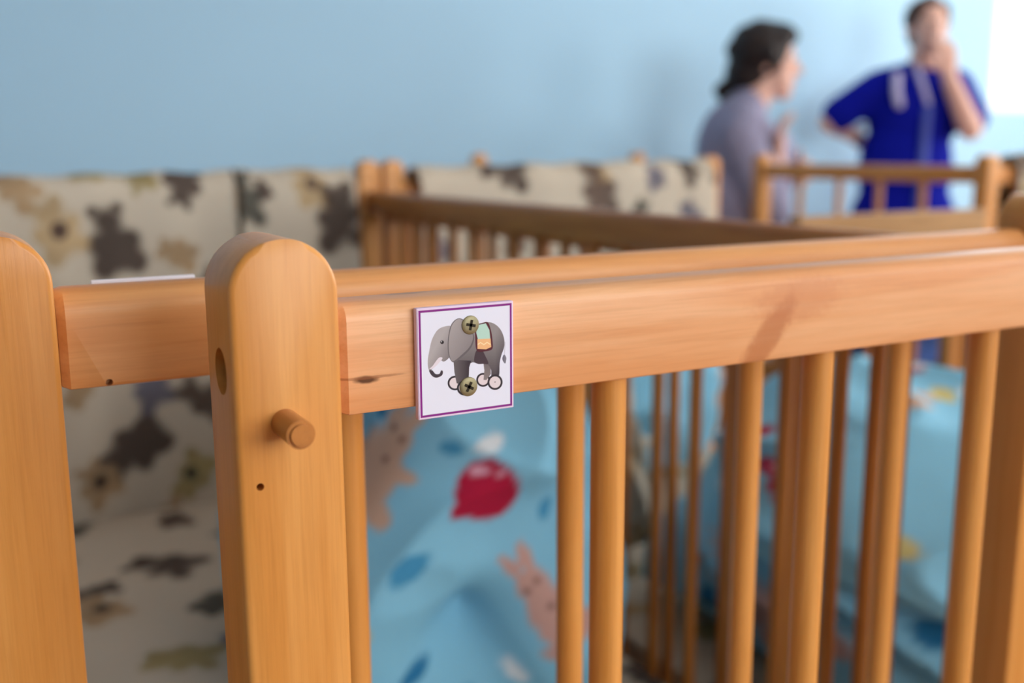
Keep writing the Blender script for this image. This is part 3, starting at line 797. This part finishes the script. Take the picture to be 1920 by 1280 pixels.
CREAM, PINKB, AQUA, WHT, RED, YEL, TEAL = (206, 172, 150), (200, 160, 150), (70, 150, 196), (226, 236, 244), (176, 24, 62), (206, 196, 132), (40, 120, 170)
soft('duvet', (0.404, 0.985, 0.748), (0.160, 0.205, 0.190), 2.9, 4,
     [((0.30, -1, -0.55), 0.055, 0.075), ((-0.12, -1, -0.45), 0.03, -0.055), ((-1, -.35, .9), 0.2, -0.12), ((-1, -.4, -.75), .08, .03)],
     [('balloon', -0.023, 0.802, 0.0285, -0.98, RED), ('rabbit', -0.125, 0.815, 0.034, -0.55, CREAM), ('rabbit', 0.036, 0.684, 0.031, 0.6, PINKB),
      ('blob', -0.09, 0.745, 0.018, 0.5, AQUA), ('blob', -0.02, 0.842, 0.012, 0, WHT), ('blob', 0.03, 0.772, 0.010, 1.4, AQUA), ('blob', -0.055, 0.84, 0.012, 0, AQUA),
      ('blob', -0.09, 0.64, 0.015, 0.8, TEAL), ('blob', -0.045, 0.60, 0.016, 1.3, TEAL), ('blob', -0.135, 0.69, 0.014, .4, YEL), ('blob', 0.0, 0.63, 0.014, 2.4, WHT)],
     'light blue duvet with a big red balloon print, bundled in the crib', 'duvet')
soft('duvet', (1.03, 0.78, 0.660), (0.27, 0.29, 0.150), 2.4, 8, [((0.2, -1, .4), 0.1, 0.04), ((-1, 0, .6), .1, .03)],
     [('balloon', 0.285, 0.76, 0.022, 1.2, RED), ('blob', 0.36, 0.73, 0.02, 0, YEL), ('bear', 0.55, 0.60, 0.03, .3, CREAM), ('blob', 0.40, 0.65, 0.02, 0.4, TEAL), ('bear', 0.28, 0.60, 0.03, 1, PINKB), ('blob', .5, .58, .02, .3, AQUA)],
     'light blue printed duvet heaped in the crib with the plank', 'duvet', wrinkle=0.020)
soft('pillow', (0.79, 1.25, 0.652), (0.075, 0.105, 0.13), 2.6, 12, [], [], 'bear-print pillow leaning on the spindles beside the blue duvet', 'pillow', nu=140, nv=90, bears=True)
soft('pillow', (1.00, 1.51, 0.712), (0.22, 0.085, 0.185), 2.6, 16, [], [('bear', 0.12, .72, .03, .5, CREAM), ('blob', .2, .78, .02, .1, AQUA)],
     'light blue pillow standing against the far crib end', 'pillow', nu=140, nv=90)
soft('duvet', (2.34, 1.90, 0.665), (0.26, 0.16, 0.12), 2.8, 19, [], [], 'plain periwinkle blue duvet piled in the crib in front of the women', 'duvet', base=np.array(lin((88, 122, 200))), nu=120, nv=80)

# ------------------------------------------------------------------ people
def blob_mesh(name, prims, voxel, smooth=6, mat=None):
    """one continuous skin over capsules (p0, r0, p1, r1) and ellipsoids (centre, radii, yaw)"""
    bm = bmesh.new()
    for p in prims:
        if len(p) == 4:
            a, ra, b_, rb = Vector(p[0]), p[1], Vector(p[2]), p[3]
            for c, r in ((a, ra), (b_, rb)): bmesh.ops.create_icosphere(bm, subdivisions=3, radius=r, matrix=Matrix.Translation(c))
            if (b_ - a).length > 1e-4: cyl_bm(a, b_, ra, rb, 24, bm=bm)
        else:
            c, rad, yaw = p
            bmesh.ops.create_icosphere(bm, subdivisions=3, radius=1, matrix=Matrix.Translation(c) @ Matrix.Rotation(yaw, 4, 'Z') @ Matrix.Diagonal((*rad, 1)))
    me = bpy.data.meshes.new(name); bm.to_mesh(me); bm.free()
    o = bpy.data.objects.new('tmp', me); COL.objects.link(o)
    rm = o.modifiers.new('r', 'REMESH'); rm.mode = 'VOXEL'; rm.voxel_size = voxel
    sm = o.modifiers.new('s', 'SMOOTH'); sm.iterations = smooth; sm.factor = 0.5
    out = eval_mesh(o, name); bpy.data.objects.remove(o)
    out.polygons.foreach_set('use_smooth', [True] * len(out.polygons))
    return out

class Frame:
    """local frame of a person: a = to the side, f = forward, z = up, origin between the feet"""
    def __init__(s, loc, a, f): s.o = Vector(loc); s.a = Vector(a); s.f = Vector(f); s.yaw = math.atan2(s.a.y, s.a.x)
    def __call__(s, a, f, z): return s.o + s.a * a + s.f * f + Vector((0, 0, z))

def hand(F, wrist, dirv, spread, curl, r=0.0085, size=1.0):
    """palm, four fingers and thumb; dirv along the fingers, spread across the palm, curl = side the fingers bend to (unit vectors in world)"""
    w = Vector(wrist); d = Vector(dirv).normalized(); s = Vector(spread).normalized(); c = Vector(curl).normalized()
    out = []
    for k in (-1, 0, 1): out.append((w + s * 0.012 * k, 0.016, w + d * 0.078 * size + s * 0.024 * k, 0.0125))
    for k, ln in enumerate((0.068, 0.078, 0.072, 0.056)):
        b0 = w + d * 0.080 * size + s * (0.031 - 0.0207 * k)
        b1 = b0 + (d * 0.9 + c * 0.25).normalized() * ln * 0.55 * size
        b2 = b1 + (d * 0.65 + c * 0.75).normalized() * ln * 0.5 * size
        out += [(b0, r, b1, r * 0.95), (b1, r * 0.95, b2, r * 0.8)]
    t0 = w + d * 0.025 + s * 0.028; t1 = t0 + (d * 0.6 + s * 0.75 + c * 0.2).normalized() * 0.04; t2 = t1 + (d * 0.9 + s * 0.1 + c * 0.35).normalized() * 0.032
    out += [(t0, r * 1.35, t1, r * 1.1), (t1, r * 1.1, t2, r * 0.9)]
    return out

def person(loc, label, F, skin, clothes, hair, hair_mat, extras):
    root = empty('person', loc, label, 'person')
    def part(name, prims, mat, vox, sm=6):
        me = blob_mesh(name, prims, vox, sm)
        co = np.empty(len(me.vertices) * 3, np.float32); me.vertices.foreach_get('co', co); co = co.reshape(-1, 3)
        c = (co.min(0) + co.max(0)) / 2; me.vertices.foreach_set('co', (co - c).reshape(-1)); me.update()
        return link_mesh(name, me, mat, root, tuple(c), True)
    part('body', skin, MAT['skin'], 0.006, 4)
    for (name, prims, mat, vox) in clothes: part(name, prims, mat, vox)
    part('hair', hair, hair_mat, 0.006, 4)
    for (name, prims, mat, vox) in extras: part(name, prims, mat, vox, 2)
    return root

def head(F, a, f, z, tilt, fa, ff, scale=1.0):
    """skull, jaw, nose, ears; (fa, ff) = facing direction in the person's frame; returns prims and face points"""
    k = scale; sa, sf = ff, -fa                      # sideways direction
    def p(fwd, side, up): return F(a + fa * fwd * k + sa * side * k, f + ff * fwd * k + sf * side * k, z + up * k)
    pr = [(p(-.010, 0, .030), (.074 * k, .074 * k, .088 * k), 0), (p(.028, 0, .02), (.060 * k, .060 * k, .085 * k), 0),
          (p(.035, 0, -.045), (.050 * k, .050 * k, .056 * k), 0), (p(.062, 0, -.085), .020 * k, p(.055, 0, -.09), .022 * k),
          (p(.082, 0, .018), .009 * k, p(.104, 0, -.018), .013 * k),
          (p(.088, -.012, -.022), .008 * k, p(.088, .012, -.022), .008 * k),
          (p(.080, -.016, -.050), .009 * k, p(.080, .016, -.050), .009 * k)]
    for s in (-1, 1): pr.append((p(-.005, s * .076, .022), .011 * k, p(-.012, s * .078, -.018), .009 * k))
    return pr, p

# -- woman in the royal blue smock, hand over her mouth
F2 = Frame((3.265, 2.745, 0), (0.878, -0.479, 0), (-0.479, -0.878, 0))
hp, hpt = head(F2, 0.0, 0.02, 1.540, 0, 0.0, 1.0, 0.92)
skin2 = hp + [(F2(-.005, 0, 1.36), .058, F2(0, .01, 1.47), .050), (F2(-.02, -.01, 1.33), .07, F2(-.04, 0, 0.95), .10),
              (F2(-.17, -.01, 1.335), .052, F2(-.33, -.04, 1.205), .042), (F2(-.33, -.04, 1.205), .041, F2(-.226, -.085, 1.160), .029),
              (F2(.135, -.01, 1.335), .052, F2(.128, .15, 1.175), .042), (F2(.128, .15, 1.175), .042, F2(.035, .165, 1.35), .029),
              (F2(-.12, 0, .85), .085, F2(-.11, .01, .48), .06), (F2(.04, 0, .85), .085, F2(.04, .01, .48), .06),
              (F2(-.11, .01, .48), .055, F2(-.11, -.01, .08), .04), (F2(.04, .01, .48), .055, F2(.04, -.01, .08), .04)]
skin2 += hand(F2, F2(.034, .162, 1.36), (-.25 * .878, .25 * .479 - .05, 1), F2.a * -1, F2.f * -1)
skin2 += hand(F2, F2(-.222, -.092, 1.155), (F2.a * .74 + F2.f * -.46 + Vector((0, 0, -.35))), Vector((0, 0, 1)), F2.a)
smock = [((F2(-.025, -.005, 1.235)), (.175, .125, .19), F2.yaw), (F2(-.16, -.01, 1.335), .066, F2(-.02, -.01, 1.365), .07), (F2(-.02, -.01, 1.365), .07, F2(.13, -.01, 1.335), .066),
         (F2(-.165, -.01, 1.325), .072, F2(-.295, -.035, 1.235), .068), (F2(.130, -.01, 1.325), .070, F2(.150, .09, 1.215), .066),
         (F2(-.045, 0, 1.03), (.178, .125, .25), F2.yaw), (F2(-.045, 0, .83), (.20, .145, .20), F2.yaw)]
trous2 = [(F2(-.12, 0, .82), .098, F2(-.115, .01, .48), .078), (F2(.035, 0, .82), .098, F2(.04, .01, .48), .078),
          (F2(-.115, .01, .48), .078, F2(-.11, -.01, .07), .062), (F2(.04, .01, .48), .078, F2(.04, -.01, .07), .062)]
hair2 = [(hpt(-.022, 0, .050), (.082, .082, .076), 0), (hpt(-.05, 0, .0), (.062, .062, .075), 0), (hpt(.04, 0, .098), .025, hpt(-.02, 0, .105), .03),
         (hpt(.045, -.05, .075), .018, hpt(.0, -.074, .02), .014), (hpt(.045, .05, .075), .018, hpt(.0, .074, .02), .014)]
def strip(F, pts, r): return [(F(*p), r, F(*q), r) for p, q in zip(pts[:-1], pts[1:])]
ex2 = [('collar_trim', strip(F2, [(-.128, .085, 1.37), (-.136, .112, 1.31), (-.125, .118, 1.265)], .016) , MAT['trim'], .005),
       ('collar_trim', strip(F2, [(-.052, .06, 1.405), (-.04, .10, 1.34), (-.022, .122, 1.27)], .011), MAT['trim'], .005),
       ('collar_trim', strip(F2, [(.058, .055, 1.40), (.075, .085, 1.36), (.062, .11, 1.30)], .014), MAT['trim'], .005),
       ('placket', strip(F2, [(-.022, .122, 1.25), (-.03, .128, 1.05), (-.04, .136, .86), (-.045, .136, .76)], .016), MAT['royal_light'], .006),
       ('eye', [(hpt(.077, -.03, .022), .0066, hpt(.079, -.029, .022), .0066)], MAT['eye'], .003), ('eye', [(hpt(.077, .03, .022), .0066, hpt(.079, .029, .022), .0066)], MAT['eye'], .003),
       ('lips', [(hpt(.087, -.015, -.052), .006, hpt(.087, .015, -.052), .006)], MAT['lip'], .003),
       ('shoe', [(F2(-.11, -.03, .035), .042, F2(-.115, .13, .03), .036)], MAT['shoe'], .008), ('shoe', [(F2(.04, -.03, .035), .042, F2(.045, .13, .03), .036)], MAT['shoe'], .008)]
person((3.265, 2.745, 0), 'woman in a royal blue short-sleeved smock holding one hand over her mouth', F2, skin2,
       [('smock', smock, MAT['royal'], .009), ('trousers', trous2, MAT['trouser'], .010)], hair2, MAT['hair_brown'], ex2)

# -- woman in lavender grey, turned sideways
F1 = Frame((2.29, 2.585, 0), (0.878, -0.479, 0), (-0.479, -0.878, 0))
hp, hpt = head(F1, 0.045, 0.0, 1.365, 0, 0.985, 0.17, 0.97)
skin1 = hp + [(F1(-.03, 0, 1.20), .06, F1(.03, 0, 1.31), .05), (F1(-.05, 0, 1.15), .09, F1(-.05, 0, .86), .11),
              (F1(-.06, .13, 1.15), .048, F1(.03, .20, .92), .040), (F1(.03, .20, .92), .038, F1(.048, .155, 1.06), .029),
              (F1(-.04, -.13, 1.15), .048, F1(.06, -.14, .96), .04), (F1(.06, -.14, .96), .038, F1(.14, .0, 1.03), .03),
              (F1(-.05, .07, .8), .085, F1(-.045, .07, .45), .06), (F1(-.05, -.07, .8), .085, F1(-.045, -.07, .45), .06),
              (F1(-.045, .07, .45), .055, F1(-.05, .07, .08), .04), (F1(-.045, -.07, .45), .055, F1(-.05, -.07, .08), .04)]
skin1 += hand(F1, F1(.052, .15, 1.07), (0.05, 0.05, 1), F1.f * -1, F1.a)
skin1 += hand(F1, F1(.142, .01, 1.035), (F1.f * .9 + F1.a * .2), Vector((0, 0, 1)), F1.a * -1)
jumper = [(F1(-.05, 0, 1.10), (.125, .155, .17), F1.yaw), (F1(-.045, -.11, 1.17), .072, F1(-.045, .11, 1.17), .072), (F1(.045, 0, 1.08), (.098, .125, .11), F1.yaw),
          (F1(-.06, 0, .92), (.135, .165, .20), F1.yaw), (F1(-.06, 0, .78), (.15, .17, .15), F1.yaw), (F1(-.03, 0, 1.20), .075, F1(-.01, 0, 1.25), .062),
          (F1(-.06, .125, 1.15), .070, F1(.03, .20, .915), .058), (F1(.03, .20, .915), .056, F1(.045, .16, 1.025), .044),
          (F1(-.04, -.125, 1.15), .070, F1(.06, -.14, .955), .056), (F1(.06, -.14, .955), .055, F1(.125, -.02, 1.015), .042)]
trous1 = [(F1(-.05, .075, .76), .098, F1(-.045, .07, .45), .08), (F1(-.05, -.075, .76), .098, F1(-.045, -.07, .45), .08),
          (F1(-.045, .07, .45), .08, F1(-.05, .07, .07), .064), (F1(-.045, -.07, .45), .08, F1(-.05, -.07, .07), .064)]
rs = random.Random(5)
hair1 = [(hpt(.066, -.02, .092), .028, hpt(.066, .02, .092), .028), (hpt(.062, .045, .06), .02, hpt(.04, .066, .03), .018),
         (hpt(-.028, 0, .045), (.100, .100, .092), 0), (hpt(-.062, 0, -.02), (.072, .075, .07), 0), (hpt(.05, 0, .098), .036, hpt(-.03, 0, .11), .04),
         (hpt(.045, -.045, .082), .028, hpt(.018, -.072, .01), .020), (hpt(.045, .045, .082), .028, hpt(.018, .072, .01), .020),
         (hpt(.018, .074, .01), .018, hpt(.018, .072, -.02), .012), (hpt(.018, -.074, .01), .018, hpt(.018, -.072, -.02), .012),
         (hpt(-.11, 0, -.055), .030, hpt(-.145, 0, -.075), .026), (hpt(-.145, 0, -.075), .026, hpt(-.14, 0, -.10), .016)]
for k in range(26):                                 # curls
    a_, b_ = rs.uniform(0, 6.28), rs.uniform(-.2, 1.35)
    d = Vector((math.cos(b_) * math.cos(a_), math.cos(b_) * math.sin(a_), math.sin(b_)))
    if d.x > .55 and d.z < .7: continue
    c = (-.028 + d.x * .092, d.y * .094, .04 + d.z * .086)
    hair1.append((hpt(*c), .021, hpt(c[0] + rs.uniform(-.02, .02), c[1] + rs.uniform(-.02, .02), c[2] - .01), .018))
ex1 = [('eye', [(hpt(.077, -.03, .022), .0066, hpt(.079, -.029, .022), .0066)], MAT['eye'], .003), ('eye', [(hpt(.077, .03, .022), .0066, hpt(.079, .029, .022), .0066)], MAT['eye'], .003),
       ('lips', [(hpt(.087, -.015, -.052), .006, hpt(.087, .015, -.052), .006)], MAT['lip'], .003),
       ('shoe', [(F1(-.08, .07, .035), .042, F1(.07, .075, .03), .036)], MAT['shoe'], .008), ('shoe', [(F1(-.08, -.07, .035), .042, F1(.07, -.075, .03), .036)], MAT['shoe'], .008)]
person((2.29, 2.585, 0), 'woman in a lavender grey jumper with dark curly hair, turned sideways', F1, skin1,
       [('jumper', jumper, MAT['grey_knit'], .009), ('trousers', trous1, MAT['trouser'], .010)], hair1, MAT['hair_dark'], ex1)
